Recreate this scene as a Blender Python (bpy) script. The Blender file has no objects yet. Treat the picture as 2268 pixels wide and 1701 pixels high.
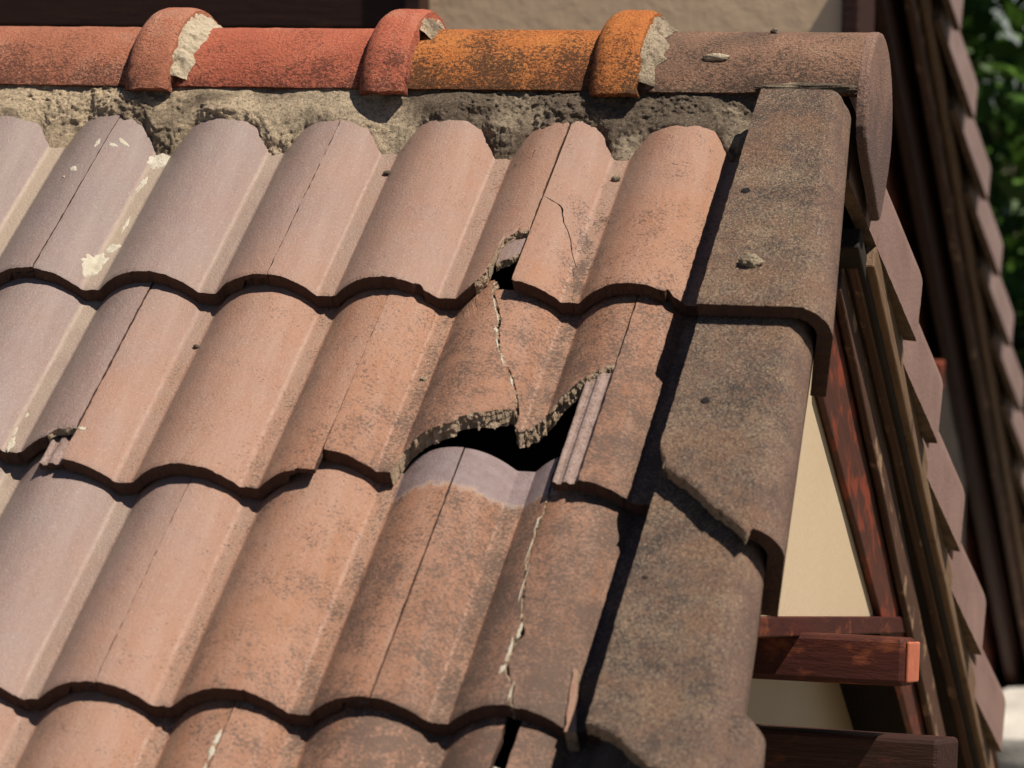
import bpy, math, random
import numpy as np
from mathutils import Matrix, Vector
R = math.radians
scn = bpy.context.scene
COL = scn.collection

# ---------------------------------------------------------------- camera, light
cam_d = bpy.data.cameras.new('camera'); cam = bpy.data.objects.new('camera', cam_d); COL.objects.link(cam)
M = Matrix(((0.96875, -0.03201, 0.24600, 1.594), (0.24800, 0.10424, -0.96304, -3.898), (0.00519, 0.99404, 0.10894, 3.541), (0, 0, 0, 1)))
q = M.to_3x3().to_quaternion().normalized(); cam.rotation_mode = 'QUATERNION'; cam.rotation_quaternion = q; cam.location = M.translation
cam_d.lens = 120.4; cam_d.sensor_width = 36; cam_d.clip_end = 500; cam_d.clip_start = .1
cam_d.dof.use_dof = True; cam_d.dof.focus_distance = 4.30; cam_d.dof.aperture_fstop = 7.5
scn.camera = cam
SUN = Vector((.50, -.10, .86)).normalized()
EL = math.asin(SUN.z); AZ = math.atan2(SUN.x, SUN.y)
w = bpy.data.worlds.new('World'); scn.world = w; w.use_nodes = True
nt = w.node_tree; bg = nt.nodes['Background']; sky = nt.nodes.new('ShaderNodeTexSky'); sky.sky_type = 'NISHITA'; sky.sun_disc = False
sky.air_density = .6; sky.dust_density = .2; sky.ozone_density = .6; sky.sun_elevation = EL; sky.sun_rotation = AZ
nt.links.new(sky.outputs[0], bg.inputs[0]); bg.inputs[1].default_value = .05
sl = bpy.data.lights.new('sun', 'SUN'); sl.energy = 5.0; sl.angle = R(.5); sl.color = (1, .915, .79)
so = bpy.data.objects.new('sun', sl); so.rotation_mode = 'QUATERNION'; so.rotation_quaternion = SUN.to_track_quat('Z', 'Y'); so.location = (3, 3, 8); COL.objects.link(so)
scn.view_settings.view_transform = 'Standard'; scn.view_settings.look = 'None'; scn.view_settings.exposure = .22; scn.view_settings.gamma = 1
scn.render.engine = 'CYCLES'; scn.cycles.diffuse_bounces = 2; scn.render.resolution_x = 1024; scn.render.resolution_y = 768

# ---------------------------------------------------------------- noise
_rs = np.random.RandomState(7); _tab = _rs.rand(64, 64, 64)
def vn(x, y, z=0.0):
    x, y, z = np.broadcast_arrays(np.asarray(x, float), np.asarray(y, float), np.asarray(z, float))
    xi = np.floor(x).astype(int); yi = np.floor(y).astype(int); zi = np.floor(z).astype(int)
    fx = x-xi; fy = y-yi; fz = z-zi
    fx = fx*fx*(3-2*fx); fy = fy*fy*(3-2*fy); fz = fz*fz*(3-2*fz)
    def T(a, b, c): return _tab[(xi+a) & 63, (yi+b) & 63, (zi+c) & 63]
    return ((T(0,0,0)*(1-fx)+T(1,0,0)*fx)*(1-fy)+(T(0,1,0)*(1-fx)+T(1,1,0)*fx)*fy)*(1-fz) + ((T(0,0,1)*(1-fx)+T(1,0,1)*fx)*(1-fy)+(T(0,1,1)*(1-fx)+T(1,1,1)*fx)*fy)*fz - .5
def fbm(x, y, z=0.0, o=4):
    r = 0; a = 1
    for i in range(o): r = r+a*vn(np.asarray(x)*2**i+17*i, np.asarray(y)*2**i+31*i, np.asarray(z)*2**i+5*i); a *= .5
    return r

# ---------------------------------------------------------------- roof frame
P = R(34); CP, SP = math.cos(P), math.sin(P); Z0 = 3.2; G = .3448; B = .067
YR = .422; YF = .385; ZA = Z0+math.tan(P)*YF
def r2w(u, v, w_): return Vector((u, -CP*v-SP*w_, -SP*v+CP*w_+Z0))
HH = .032
def prof(u):
    x = ((np.asarray(u)+.071) % .15)-.064
    z = HH*(1-np.abs(x/.064)**2.2)
    k = .0009
    return k*np.logaddexp(0, z/k)

# ---------------------------------------------------------------- material helpers
def hexc(r, g, b): return tuple(((c/255)/12.92 if c/255 <= .04045 else ((c/255+.055)/1.055)**2.4) for c in (r, g, b))+(1,)
class NT:
    def __init__(s, name):
        s.m = bpy.data.materials.new(name); s.m.use_nodes = True; s.t = s.m.node_tree; s.b = s.t.nodes['Principled BSDF']
        s.b.inputs['Specular IOR Level'].default_value = .3
    def n(s, t, **k):
        n = s.t.nodes.new(t)
        for a, b in k.items(): setattr(n, a, b)
        return n
    def l(s, a, b): s.t.links.new(a, b)
    def pos(s):
        if not hasattr(s, '_p'): s._p = s.n('ShaderNodeNewGeometry').outputs['Position']
        return s._p
    def obj(s):
        if not hasattr(s, '_o'): s._o = s.n('ShaderNodeTexCoord').outputs['Object']
        return s._o
    def mapping(s, v, sc, rot=(0,0,0)):
        m = s.n('ShaderNodeMapping'); m.inputs['Scale'].default_value = sc; m.inputs['Rotation'].default_value = rot; s.l(v, m.inputs[0]); return m.outputs[0]
    def noise(s, v, scale, detail=5, rough=.6, out='Fac', dist=0):
        n = s.n('ShaderNodeTexNoise'); n.inputs['Scale'].default_value = scale; n.inputs['Detail'].default_value = detail; n.inputs['Roughness'].default_value = rough
        n.inputs['Distortion'].default_value = dist
        s.l(v, n.inputs['Vector']); return n.outputs[out]
    def ramp(s, f, st, interp='LINEAR'):
        r = s.n('ShaderNodeValToRGB'); e = r.color_ramp.elements; r.color_ramp.interpolation = interp
        while len(e) < len(st): e.new(.5)
        for i, (p_, c) in enumerate(st):
            e[i].position = p_; e[i].color = c if isinstance(c, tuple) else (c, c, c, 1)
        s.l(f, r.inputs[0]); return r.outputs[0]
    def mix(s, f, a, b, mode='MIX'):
        m = s.n('ShaderNodeMix', data_type='RGBA', blend_type=mode)
        for sock, v in ((0, f), (6, a), (7, b)):
            if hasattr(v, 'links'): s.l(v, m.inputs[sock])
            else: m.inputs[sock].default_value = v
        return m.outputs[2]
    def math(s, op, a, b=0.0, clamp=False):
        m = s.n('ShaderNodeMath', operation=op, use_clamp=clamp)
        for i, v in enumerate((a, b)):
            if hasattr(v, 'links'): s.l(v, m.inputs[i])
            else: m.inputs[i].default_value = v
        return m.outputs[0]
    def attr(s, name): return s.n('ShaderNodeAttribute', attribute_name=name).outputs['Fac']
    def bump(s, h, dist, strength=1.0, prev=None):
        b = s.n('ShaderNodeBump'); b.inputs['Distance'].default_value = dist; b.inputs['Strength'].default_value = strength
        s.l(h, b.inputs['Height'])
        if prev is not None: s.l(prev, b.inputs['Normal'])
        return b.outputs[0]
    def fin(s, color=None, rough=None, normal=None):
        for k, v in (('Base Color', color), ('Roughness', rough), ('Normal', normal)):
            if v is None: continue
            if hasattr(v, 'links'): s.l(v, s.b.inputs[k])
            else: s.b.inputs[k].default_value = v
        return s.m

def mat_tile():
    m = NT('weathered_concrete_tile'); p = m.pos(); tn = m.attr('tint'); d = m.attr('dist'); tk = m.attr('track'); rnd = m.attr('rnd')
    big = m.noise(p, 5, 3); mid = m.noise(p, 26, 5, .6); fine = m.noise(p, 420, 4, .65); vf = m.noise(p, 900, 2, .5)
    streak = m.noise(m.mapping(m.obj(), (60, 5, 60)), 1.0, 4, .6)
    g = m.math('ADD', tn, m.math('MULTIPLY', m.math('SUBTRACT', mid, .5), .25))
    g = m.math('ADD', g, m.math('MULTIPLY', m.math('SUBTRACT', big, .5), .25))
    g = m.math('ADD', g, m.math('MULTIPLY', rnd, .085), True)
    base = m.ramp(g, [(0, (.248,.184,.170,1)), (.20, (.272,.176,.148,1)), (.40, (.322,.176,.122,1)), (.58, (.340,.160,.090,1)), (.78, (.275,.122,.064,1)), (1, (.128,.072,.048,1))])
    # lengthwise wear
    base = m.mix(m.ramp(streak, [(.35, 0.0), (.75, .35)]), base, m.mix(.5, base, (.50,.42,.37,1)))
    # dust line in the channels
    grime = m.math('MULTIPLY', m.attr('valley'), m.ramp(m.noise(p, 60, 5, .7), [(.30, .15), (.62, .9)]))
    base = m.mix(m.math('MULTIPLY', grime, .5), base, (.30,.245,.18,1))
    pn = m.attr('pan'); base = m.mix(m.math('MULTIPLY', pn, m.ramp(g, [(.0, .7), (.18, .16), (.4, .04)])), base, (.44,.345,.25,1))
    base = m.mix(m.math('MULTIPLY', m.attr('fold'), m.ramp(m.noise(p, 80, 4, .7), [(.35, .0), (.6, .32)])), base, (.56,.42,.36,1))
    # pale grains
    base = m.mix(m.ramp(m.noise(p, 330, 3, .8), [(.55, 0.0), (.64, .24)]), base, (.58,.44,.38,1))
    # black lichen speckle, denser with tint
    sp = m.math('ADD', m.math('MULTIPLY', m.noise(m.mapping(p, (.8, 1, 1.2)), 300, 3, .8), .66), m.math('MULTIPLY', m.noise(p, 24, 5, .7), .34))
    gv = m.math('MULTIPLY', m.attr('valley'), .05)
    sp = m.math('ADD', gv, sp)
    sp = m.math('ADD', m.math('ADD', sp, m.math('MULTIPLY', m.math('SUBTRACT', g, .66), .26)), m.math('MULTIPLY', tk, .11))
    base = m.mix(m.ramp(sp, [(.515, 0.0), (.565, .80)]), base, (.085,.055,.042,1))
    # clean lilac head that used to be covered
    hd = m.math('ADD', d, m.math('MULTIPLY', m.math('SUBTRACT', m.noise(p, 55, 6, .75), .5), .045))
    clean = m.mix(m.ramp(m.noise(p, 70, 5), [(.35, 0.0), (.7, 1.0)]), (.27,.205,.205,1), (.215,.150,.145,1))
    base = m.mix(m.ramp(hd, [(.352, 0.0), (.357, 1.0)]), base, clean)
    line = m.ramp(hd, [(.348, 0.0), (.352, .38), (.354, .38), (.358, 0.0)])
    base = m.mix(line, base, (.48,.40,.34,1))
    bn = m.bump(m.noise(p, 330, 3, .8), .0015, 1); bn = m.bump(vf, .0006, .8, bn); bn = m.bump(m.noise(p, 45, 3), .004, .35, bn)
    m.b.inputs['Specular IOR Level'].default_value = .5
    ro = m.ramp(g, [(0, .42), (.5, .52), (1, .85)])
    return m.fin(base, ro, bn)
def mat_verge():
    m = NT('dark_lichened_concrete'); p = m.pos()
    a = m.noise(p, 11, 5, .65); b = m.noise(p, 340, 3, .9); c = m.noise(p, 60, 5, .75); f = m.noise(p, 420, 3, .8)
    base = m.ramp(a, [(.38, (.060,.046,.042,1)), (.5, (.145,.095,.076,1)), (.60, (.23,.130,.082,1))])
    base = m.mix(m.ramp(c, [(.42, 0.0), (.62, .65)]), base, (.27,.150,.095,1))
    l1 = m.math('ADD', m.math('MULTIPLY', b, .7), m.math('MULTIPLY', m.noise(p, 16, 5, .7), .3))
    base = m.mix(m.ramp(l1, [(.50, 0.0), (.57, .75)]), base, (.42,.315,.21,1))
    base = m.mix(m.ramp(m.noise(m.mapping(p, (1, 1, 1), (1, 2, 3)), 360, 3, .9), [(.50, 0.0), (.57, .80)]), base, (.050,.038,.034,1))
    base = m.mix(m.ramp(f, [(.60, 0.0), (.66, .7)]), base, (.62,.52,.42,1))
    skt = m.attr('skirt')
    base = m.mix(m.math('MULTIPLY', skt, .35), base, (.26,.15,.12,1))
    base = m.mix(m.ramp(m.attr('dist'), [(.47, 0.0), (.48, 1.0)]), base, (.21,.16,.165,1))
    bn = m.bump(b, .0035, 1); bn = m.bump(f, .0014, 1, bn)
    return m.fin(base, .9, bn)
def mat_skirt():
    m = NT('pink_brown_concrete'); p = m.pos(); a = m.noise(p, 12, 4); b = m.noise(p, 160, 5, .7); f = m.noise(p, 430, 3)
    base = m.ramp(a, [(.3, (.20,.120,.100,1)), (.7, (.27,.170,.145,1))])
    base = m.mix(m.ramp(b, [(.50, 0.0), (.68, .5)]), base, (.17,.105,.085,1))
    base = m.mix(m.ramp(f, [(.62, 0.0), (.72, .4)]), base, (.50,.40,.36,1))
    return m.fin(base, .8, m.bump(b, .0015, 1))
def mat_face():  # dark brown edges, colour lowered further to deepen their shade
    m = NT('raw_edge_with_shade'); p = m.pos(); a = m.noise(p, 60, 5, .7); b = m.noise(p, 260, 5, .7)
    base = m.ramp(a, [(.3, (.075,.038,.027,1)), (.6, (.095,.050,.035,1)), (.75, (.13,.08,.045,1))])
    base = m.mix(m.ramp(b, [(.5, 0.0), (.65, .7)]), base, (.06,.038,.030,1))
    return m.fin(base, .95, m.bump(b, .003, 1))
def mat_fract():
    m = NT('broken_mortar_grit'); p = m.pos(); a = m.noise(p, 120, 6, .75); b = m.noise(p, 420, 4, .7)
    base = m.ramp(a, [(.28, (.30,.19,.12,1)), (.42, (.56,.39,.26,1)), (.65, (.78,.62,.45,1))])
    base = m.mix(m.ramp(b, [(.56, 0.0), (.68, .7)]), base, (.13,.085,.06,1))
    return m.fin(base, .95, m.bump(a, .008, 1, m.bump(b, .004, 1)))
def mat_bed():
    m = NT('rough_bedding_mortar'); p = m.pos(); a = m.noise(p, 85, 7, .75); b = m.noise(p, 300, 5, .7); c = m.noise(p, 8, 4, .6); tn = m.attr('tint')
    lt = m.mix(tn, (.80,.62,.42,1), (.66,.53,.38,1))
    base = m.mix(m.ramp(a, [(.32, 0.0), (.50, 1.0)]), (.25,.19,.13,1), lt)
    st = m.math('ADD', c, m.math('MULTIPLY', tn, .12))
    base = m.mix(m.ramp(st, [(.52, 0.0), (.66, .80)]), base, (.10,.068,.05,1))
    base = m.mix(m.ramp(b, [(.54, 0.0), (.66, .85)]), base, m.mix(tn, (.10,.075,.05,1), (.035,.030,.024,1)))
    base = m.mix(m.ramp(m.noise(p, 380, 3, .6), [(.62, 0.0), (.70, .7)]), base, (.66,.58,.46,1))
    return m.fin(base, .97, m.bump(a, .008, 1, m.bump(m.noise(p, 420, 3, .8), .006, 1)))
def mat_clay(name, c1, c2, c3, dark, dk):
    m = NT(name); p = m.pos(); a = m.noise(p, 9, 4, .6); b = m.noise(m.mapping(p, (1, 1, 1.5)), 210, 3, .85, dist=.3); f = m.noise(m.mapping(p, (.8, 1, 1.4)), 300, 3, .8)
    base = m.ramp(a, [(.30, c1), (.52, c2), (.74, c3)])
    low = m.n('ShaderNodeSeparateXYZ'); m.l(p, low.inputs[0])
    lo = m.math('MULTIPLY', m.math('SUBTRACT', 3.505, low.outputs[2]), 1.5)      # lower half specked darker, putting the lit top into the colour
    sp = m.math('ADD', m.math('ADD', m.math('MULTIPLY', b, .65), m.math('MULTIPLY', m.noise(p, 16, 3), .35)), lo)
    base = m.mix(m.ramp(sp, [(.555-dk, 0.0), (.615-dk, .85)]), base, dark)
    base = m.mix(m.ramp(f, [(.56, 0.0), (.68, .40)]), base, c3)
    return m.fin(base, .85, m.bump(b, .0055, 1, m.bump(f, .003, 1)))
def mat_wood(name, c1, c2, pe, amt, sc=(3, 30, 30)):
    m = NT(name); o = m.obj(); g = m.noise(m.mapping(o, sc), 3, 6, .7); k = m.noise(m.mapping(o, (1, 2, 2)), 12, 5, .65)
    base = m.ramp(g, [(.3, c1), (.7, c2)])
    base = m.mix(m.ramp(k, [(.62-amt, 0.0), (.70-amt, .9)]), base, pe)
    return m.fin(base, .62, m.bump(g, .004, .8))
def mat_plain(name, c1, c2, scale=6, rough=.9, bd=.002, c3=None):
    m = NT(name); p = m.pos(); a = m.noise(p, scale, 5, .6); b = m.noise(p, scale*25, 4, .6)
    base = m.ramp(a, [(.35, c1), (.65, c2)])
    if c3: base = m.mix(m.ramp(m.noise(p, scale*9, 3, .5), [(.68, 0.0), (.73, .8)]), base, c3)
    return m.fin(base, rough, m.bump(b, bd, .8))
MK = mat_plain('khaki_tile_edge', (.10,.065,.042,1), (.19,.125,.08,1), 40)  # khaki brown for the edges and undersides of distant verge tiles
MS2 = mat_plain('weathered_pink_verge', (.24,.165,.15,1), (.30,.21,.195,1), 8, .45, .001)
MT = mat_tile(); MV = mat_verge(); MS = mat_skirt(); MF = mat_face(); MX = mat_fract(); MB = mat_bed()
CLAY_L = mat_clay('faded_red_clay', (.45,.165,.095,1), (.55,.205,.120,1), (.60,.32,.22,1), (.15,.06,.04,1), -.01)
CLAY_R = mat_clay('bright_red_clay', (.52,.135,.078,1), (.60,.170,.098,1), (.66,.28,.18,1), (.14,.045,.03,1), .00)
CLAY_O = mat_clay('orange_clay_with_black_lichen', (.54,.165,.045,1), (.66,.225,.060,1), (.68,.30,.09,1), (.050,.030,.022,1), .045)
CLAY_B = mat_clay('brown_concrete_ridge', (.22,.135,.095,1), (.37,.205,.135,1), (.46,.30,.20,1), (.085,.058,.045,1), .02)
WH = mat_plain('white_mortar_splash', (.70,.62,.48,1), (.80,.74,.62,1), 60, .9, .004)
DARK = mat_plain('hole_shade_black', (.010,.008,.007,1), (.016,.012,.010,1))  # near black colour stands for the shade inside nail holes
W_RED = mat_wood('red_painted_timber', (.060,.022,.015,1), (.10,.030,.017,1), (.22,.042,.018,1), .11, (2, 10, 10))
W_PUR = mat_wood('dark_red_timber', (.045,.010,.007,1), (.075,.016,.009,1), (.19,.050,.020,1), .06, (2, 9, 9))
W_END = mat_plain('sunlit_salmon_end', (.50,.14,.075,1), (.62,.20,.11,1), 30, .6)  # salmon puts the sunlight on the cut end into the colour
W_DRK = mat_wood('dark_brown_painted_timber', (.028,.011,.008,1), (.050,.018,.012,1), (.10,.03,.015,1), .02)
W_WORN = mat_wood('worn_brown_timber', (.040,.018,.012,1), (.13,.065,.040,1), (.34,.22,.13,1), .045, (1.2, 50, 50))
W_KH = mat_wood('pale_raw_batten', (.13,.075,.042,1), (.22,.135,.078,1), (.07,.04,.028,1), .0)
CREAM = mat_plain('cream_render', (.56,.43,.28,1), (.60,.465,.31,1), 3, .9, .0008, None)
CREAM2 = mat_plain('cream_house_render', (.90,.64,.42,1), (.94,.68,.45,1), 1.2, .95, .002)
DECK2 = mat_wood('stained_planks', (.030,.011,.008,1), (.05,.018,.012,1), (.07,.03,.015,1), .0)
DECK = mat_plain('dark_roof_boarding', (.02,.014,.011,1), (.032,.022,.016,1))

# ---------------------------------------------------------------- object helpers
def tag(o, label=None, cat=None, group=None, kind=None):
    for k, v in (('label', label), ('category', cat), ('group', group), ('kind', kind)):
        if v: o[k] = v
    return o
def empty(name, loc, rot=(0,0,0)):
    o = bpy.data.objects.new(name, None); o.location = loc; o.rotation_euler = rot; o.empty_display_size = .05; COL.objects.link(o); return o
def link(name, V, F, mats, mi=None, parent=None, attrs=None, smooth=None):
    me = bpy.data.meshes.new(name)
    V = np.asarray(V, float)
    if isinstance(F, np.ndarray):
        me.vertices.add(len(V)); me.vertices.foreach_set('co', V.ravel())
        me.loops.add(F.size); me.loops.foreach_set('vertex_index', F.ravel().astype(np.int32))
        me.polygons.add(len(F)); me.polygons.foreach_set('loop_start', np.arange(0, F.size, F.shape[1], dtype=np.int32))
    else: me.from_pydata(V.tolist(), [], F)
    for m in (mats if isinstance(mats, (list, tuple)) else [mats]): me.materials.append(m)
    if mi is not None: me.polygons.foreach_set('material_index', np.asarray(mi, np.int32))
    if smooth is not None: me.polygons.foreach_set('use_smooth', np.asarray(smooth, bool))
    for k, a in (attrs or {}).items():
        at = me.attributes.new(k, 'FLOAT', 'POINT'); at.data.foreach_set('value', np.asarray(a, np.float32))
    me.update(calc_edges=True); me.validate()
    o = bpy.data.objects.new(name, me); COL.objects.link(o)
    if parent: o.parent = parent
    return o
class MBuf:
    def __init__(s): s.V = []; s.F = []; s.M = []; s.S = []; s.A = {}; s.n = 0
    def add(s, V, F, mi, sm, attrs):
        s.V.append(V); s.F.append(F+s.n); s.M.append(np.broadcast_to(mi, len(F))); s.S.append(np.broadcast_to(sm, len(F)))
        for k in ('dist', 'tint', 'track', 'valley', 'rnd', 'skirt', 'pan', 'fold'):
            s.A.setdefault(k, []).append(np.broadcast_to(attrs.get(k, 0.0), len(V)))
        s.n += len(V)
    def build(s, name, mats, parent=None):
        return link(name, np.concatenate(s.V), np.concatenate(s.F), mats, np.concatenate(s.M), parent, {k: np.concatenate(v) for k, v in s.A.items()}, np.concatenate(s.S))
def grid_faces(nr, nc, flip=False):
    i = np.arange((nr-1)*nc).reshape(nr-1, nc)[:, :-1].ravel()
    F = np.stack([i, i+1, i+nc+1, i+nc], 1)
    return F[:, ::-1] if flip else F
SLANT = [0.0]
def slab(buf, a0, a1, b0, b1, top, bot, na, nb, attr=None, fr=None, lay=5, amp=.0025, seed=0, flip=False, iters=5):
    """thick sheet: a across, b along; a0/a1 may depend on b, b0/b1 on a. fr(edge, a, b) marks broken wall faces"""
    f = lambda g, x: (g(x) if callable(g) else np.full_like(x, g))
    s = np.linspace(0, 1, na)[None, :]; t = np.linspace(0, 1, nb); t = (t+.06*np.sin(2*np.pi*t)/6.28*-1)[:, None]
    Bm = np.zeros((nb, na)); A = np.zeros((nb, na))
    am = .5*(float(np.mean(f(a0, np.array([.0]))))+float(np.mean(f(a1, np.array([.0])))))
    A = A+am+ (s-.5)*.01
    for _ in range(iters):
        lo = f(b0, A); hi = f(b1, A); Bm = lo+t*(hi-lo)
        L = f(a0, Bm); Rr = f(a1, Bm); A = L+s*(Rr-L)
    T = top(A, Bm); Bo = bot(A, Bm)      # (nb,na,3)
    at = attr(A, Bm) if attr else {}
    rv = lambda d: {k: (np.broadcast_to(v, A.shape).ravel()) for k, v in d.items()}
    buf.add(T.reshape(-1, 3), grid_faces(nb, na, not flip), 0, True, rv(at))
    buf.add(Bo.reshape(-1, 3), grid_faces(nb, na, flip), 1, True, rv(at))
    for e in range(4):
        if e == 0: sl_ = (0, slice(None)); out = np.array([0, 1.0])
        elif e == 1: sl_ = (-1, slice(None)); out = np.array([0, -1.0])
        elif e == 2: sl_ = (slice(None), 0)
        else: sl_ = (slice(None), -1)
        tv = T[sl_]; bv = Bo[sl_]; aa = A[sl_]; bb = Bm[sl_]; n = len(aa)
        m = np.asarray(fr(e, aa, bb)) if fr else np.zeros(n, bool); m = np.broadcast_to(m, n)
        k = np.linspace(0, 1, lay)[:, None, None]
        Wv = tv[None]*(1-k)+bv[None]*k
        inner = T[1, :] if e == 0 else T[-2, :] if e == 1 else T[:, 1] if e == 2 else T[:, -2]
        o = tv-inner; o /= (np.linalg.norm(o, axis=1, keepdims=True)+1e-9)
        X = Wv*230
        d = fbm(X[..., 0]+seed*3.1, X[..., 1], X[..., 2], 4)
        am_ = np.where(m, amp, amp*.16)[None, :]*np.where((k[..., 0] > 0) & (k[..., 0] < 1), 1.0, 0.0)
        sl2 = np.where(m, SLANT[0]*(1.0 if e < 2 else .06), 0.0)[None, :]*np.clip(k[..., 0], 0, 1)*np.clip(.8+.9*fbm(X[..., 0]*.12, X[..., 1]*.12, X[..., 2]*.12+seed, 3), .2, 1.8)
        Wv = Wv+(d*am_*2.0+sl2)[..., None]*o[None]
        ff = grid_faces(lay, n, e in (0, 3)); 
        if flip: ff = ff[:, ::-1]
        ff = ff[:, ::-1] if False else ff
        mm = np.where(m[:-1] | m[1:], 2, 1); mm = np.tile(mm, lay-1)
        an = {kk: np.tile(np.broadcast_to(v, A.shape)[sl_], lay) for kk, v in at.items()}
        buf.add(Wv.reshape(-1, 3), ff, mm, False, an)
def pl(pts):
    xs = np.array([p_[0] for p_ in pts]); ys = np.array([p_[1] for p_ in pts])
    return lambda x: np.interp(x, xs, ys)

# ---------------------------------------------------------------- main roof tiles
LEN = .42; TH = .019
RX = (P, 0, 0)
CLEANLIM = {31: 9, 32: .528}      # row three was never covered here: the tile above had always sat high
def tile_attr(vt, seed, extra=None):
    rnd = random.Random(seed).uniform(-1, 1)
    def f(A, V):
        tint = .06+A*.80+V*.36*np.clip(.25+A*1.6, 0, 1)+.10*fbm(A*6, V*4, seed, 3)
        ph = ((A+.071) % .15)
        left = np.exp(-((ph-.012)/.010)**2)*.75+np.exp(-((ph-.140)/.008)**2)*.55
        tr = extra(A, V) if extra else np.zeros_like(A)
        return dict(dist=vt-V-.08*(A < CLEANLIM.get(seed, -9)), tint=tint, rnd=np.full_like(A, rnd), valley=left, track=tr, pan=np.clip((ph-.126)/.002, 0, 1)*np.clip((.1495-ph)/.001, 0, 1), fold=np.exp(-((ph-.1275)/.0011)**2))
    return f
def stain(u0, v0, u1, v1, w_):
    def f(A, V):
        t = np.clip(((V-v0)/(v1-v0)), 0, 1); uc = u0+t*(u1-u0)
        return np.clip(1-np.abs(A-uc)/w_, 0, 1)*np.clip((V-v0)/.05, 0, 1)*np.clip((v1-V)/.04, 0, 1)*np.clip(.55+1.9*fbm(A*70, V*45, 3, 4), 0, 1)
    return f
def make_tile(u0, u1, vt, label, pieces=None, tail=None, broken=None, left_gap=.0010, right_gap=.0, rib=True, lift=0.0, skew=0.0, seed=1, extra=None, amp=.0035, ribtail=None, name='roof_tile', cat='roof tile', na=110, sink=None, heads=None, riblow=.0118, ribamp=.0032, ribmat=None, ribbreak=False):
    """pieces: list of (uL, uR) callables of v; tail: callable v1(u)"""
    root = empty(name, r2w(u0, vt, 0), RX); _r = random.Random(seed*7+1); lift += _r.uniform(-.0011, .0009); skew += _r.uniform(-.0035, .0035)
    tag(root, label, cat, 'interlocking roof tiles of the near slope')
    top_w = lambda A, V: prof(A)-B*(vt-V)+lift+.0006*fbm(A*25, V*14, seed, 3)
    def clip(A, V):   # fine chipped lip
        return .0018*np.exp(-((tl(A)-V)/.0022)**2)
    chips = lambda u: .0022*fbm(np.asarray(u)*160, seed*9.1, 0, 4)-.0075*np.clip(fbm(np.asarray(u)*70, seed*3.7, 1, 2)-.36, 0, .25)*4
    tl0 = tail if tail else (lambda u: np.full_like(np.asarray(u, float), vt))
    tl = lambda u: tl0(u)+chips(u)
    def loc(A, V, W): return np.stack([A-u0+skew*(V-vt), -(V-vt), W], -1)
    def th(A): return TH-.0105*np.clip((A-(u1-.034))/.003, 0, 1)*(u1-u0 > .25)
    top = lambda A, V: loc(A, V, top_w(A, V)-clip(A, V))
    bot = lambda A, V: loc(A, V, top_w(A, V)-th(A))
    buf = MBuf(); side = lambda v: .0012*fbm(v*90, seed*5.3, 2, 4)
    if pieces is None: pieces = [(lambda v: u0+left_gap+side(v), lambda v: u1-right_gap+side(v+9))]
    bk = broken or (lambda e, a, b: np.zeros(len(a), bool)); nlay = 12 if broken else 5
    for i, (L, Rr) in enumerate(pieces):
        dz = sink[i] if sink else 0.0
        top = lambda A, V: loc(A, V, top_w(A, V)-clip(A, V)-dz)
        bot = lambda A, V: loc(A, V, top_w(A, V)-th(A)-dz)
        slab(buf, L, Rr, heads[i] if heads else (lambda a: np.full_like(a, vt-LEN)), tl, top, bot, na, 90, tile_attr(vt, seed, extra), bk, nlay, amp, seed)
    buf.build('tile_body', [MT, MF, MX], root)
    if rib:
        rt = ribtail if ribtail else vt-.003
        rp = lambda A: (prof(A)-riblow+ribamp*np.clip(np.cos((A-(u0-.0155))/.031*4*np.pi), -.6, .6)*(A < u0-.0005))
        rtop = lambda A, V: loc(A, V, rp(A)-B*(vt-V)+lift+.0004*fbm(A*90, V*30, seed, 3))
        rbot = lambda A, V: loc(A, V, prof(A)-TH-.001-B*(vt-V)+lift)
        rb = MBuf(); slab(rb, lambda v: u0-.031+.0008*fbm(v*80, seed, 7, 3), u0+.004, vt-LEN, lambda a: (rt(a) if callable(rt) else rt)+.003*fbm(a*120, seed, 8, 3), rtop, rbot, 40, 60, lambda A, V: dict(dist=V*0+.0, tint=V*0+.12, rnd=V*0, valley=V*0), lambda e, a, b: np.full(len(a), e == 1 and (ribmat is not None)), 5, .003, seed)
        o = rb.build('interlock_rib', [ribmat or MRIB, MF, MX], root)
    root['_vt'] = vt; root['_u0'] = u0; root['_lift'] = lift
    return root
def mat_rib():
    m = NT('clean_interlock_rib'); p = m.pos()
    base = m.ramp(m.noise(p, 40, 5, .7), [(.35, (.235,.160,.135,1)), (.6, (.335,.245,.220,1))])
    base = m.mix(m.ramp(m.noise(p, 260, 4, .7), [(.50, 0.0), (.62, .7)]), base, (.12,.08,.06,1))
    return m.fin(base, .85, m.bump(m.noise(p, 300, 4), .0015, 1))
MRIB = mat_rib()
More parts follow.
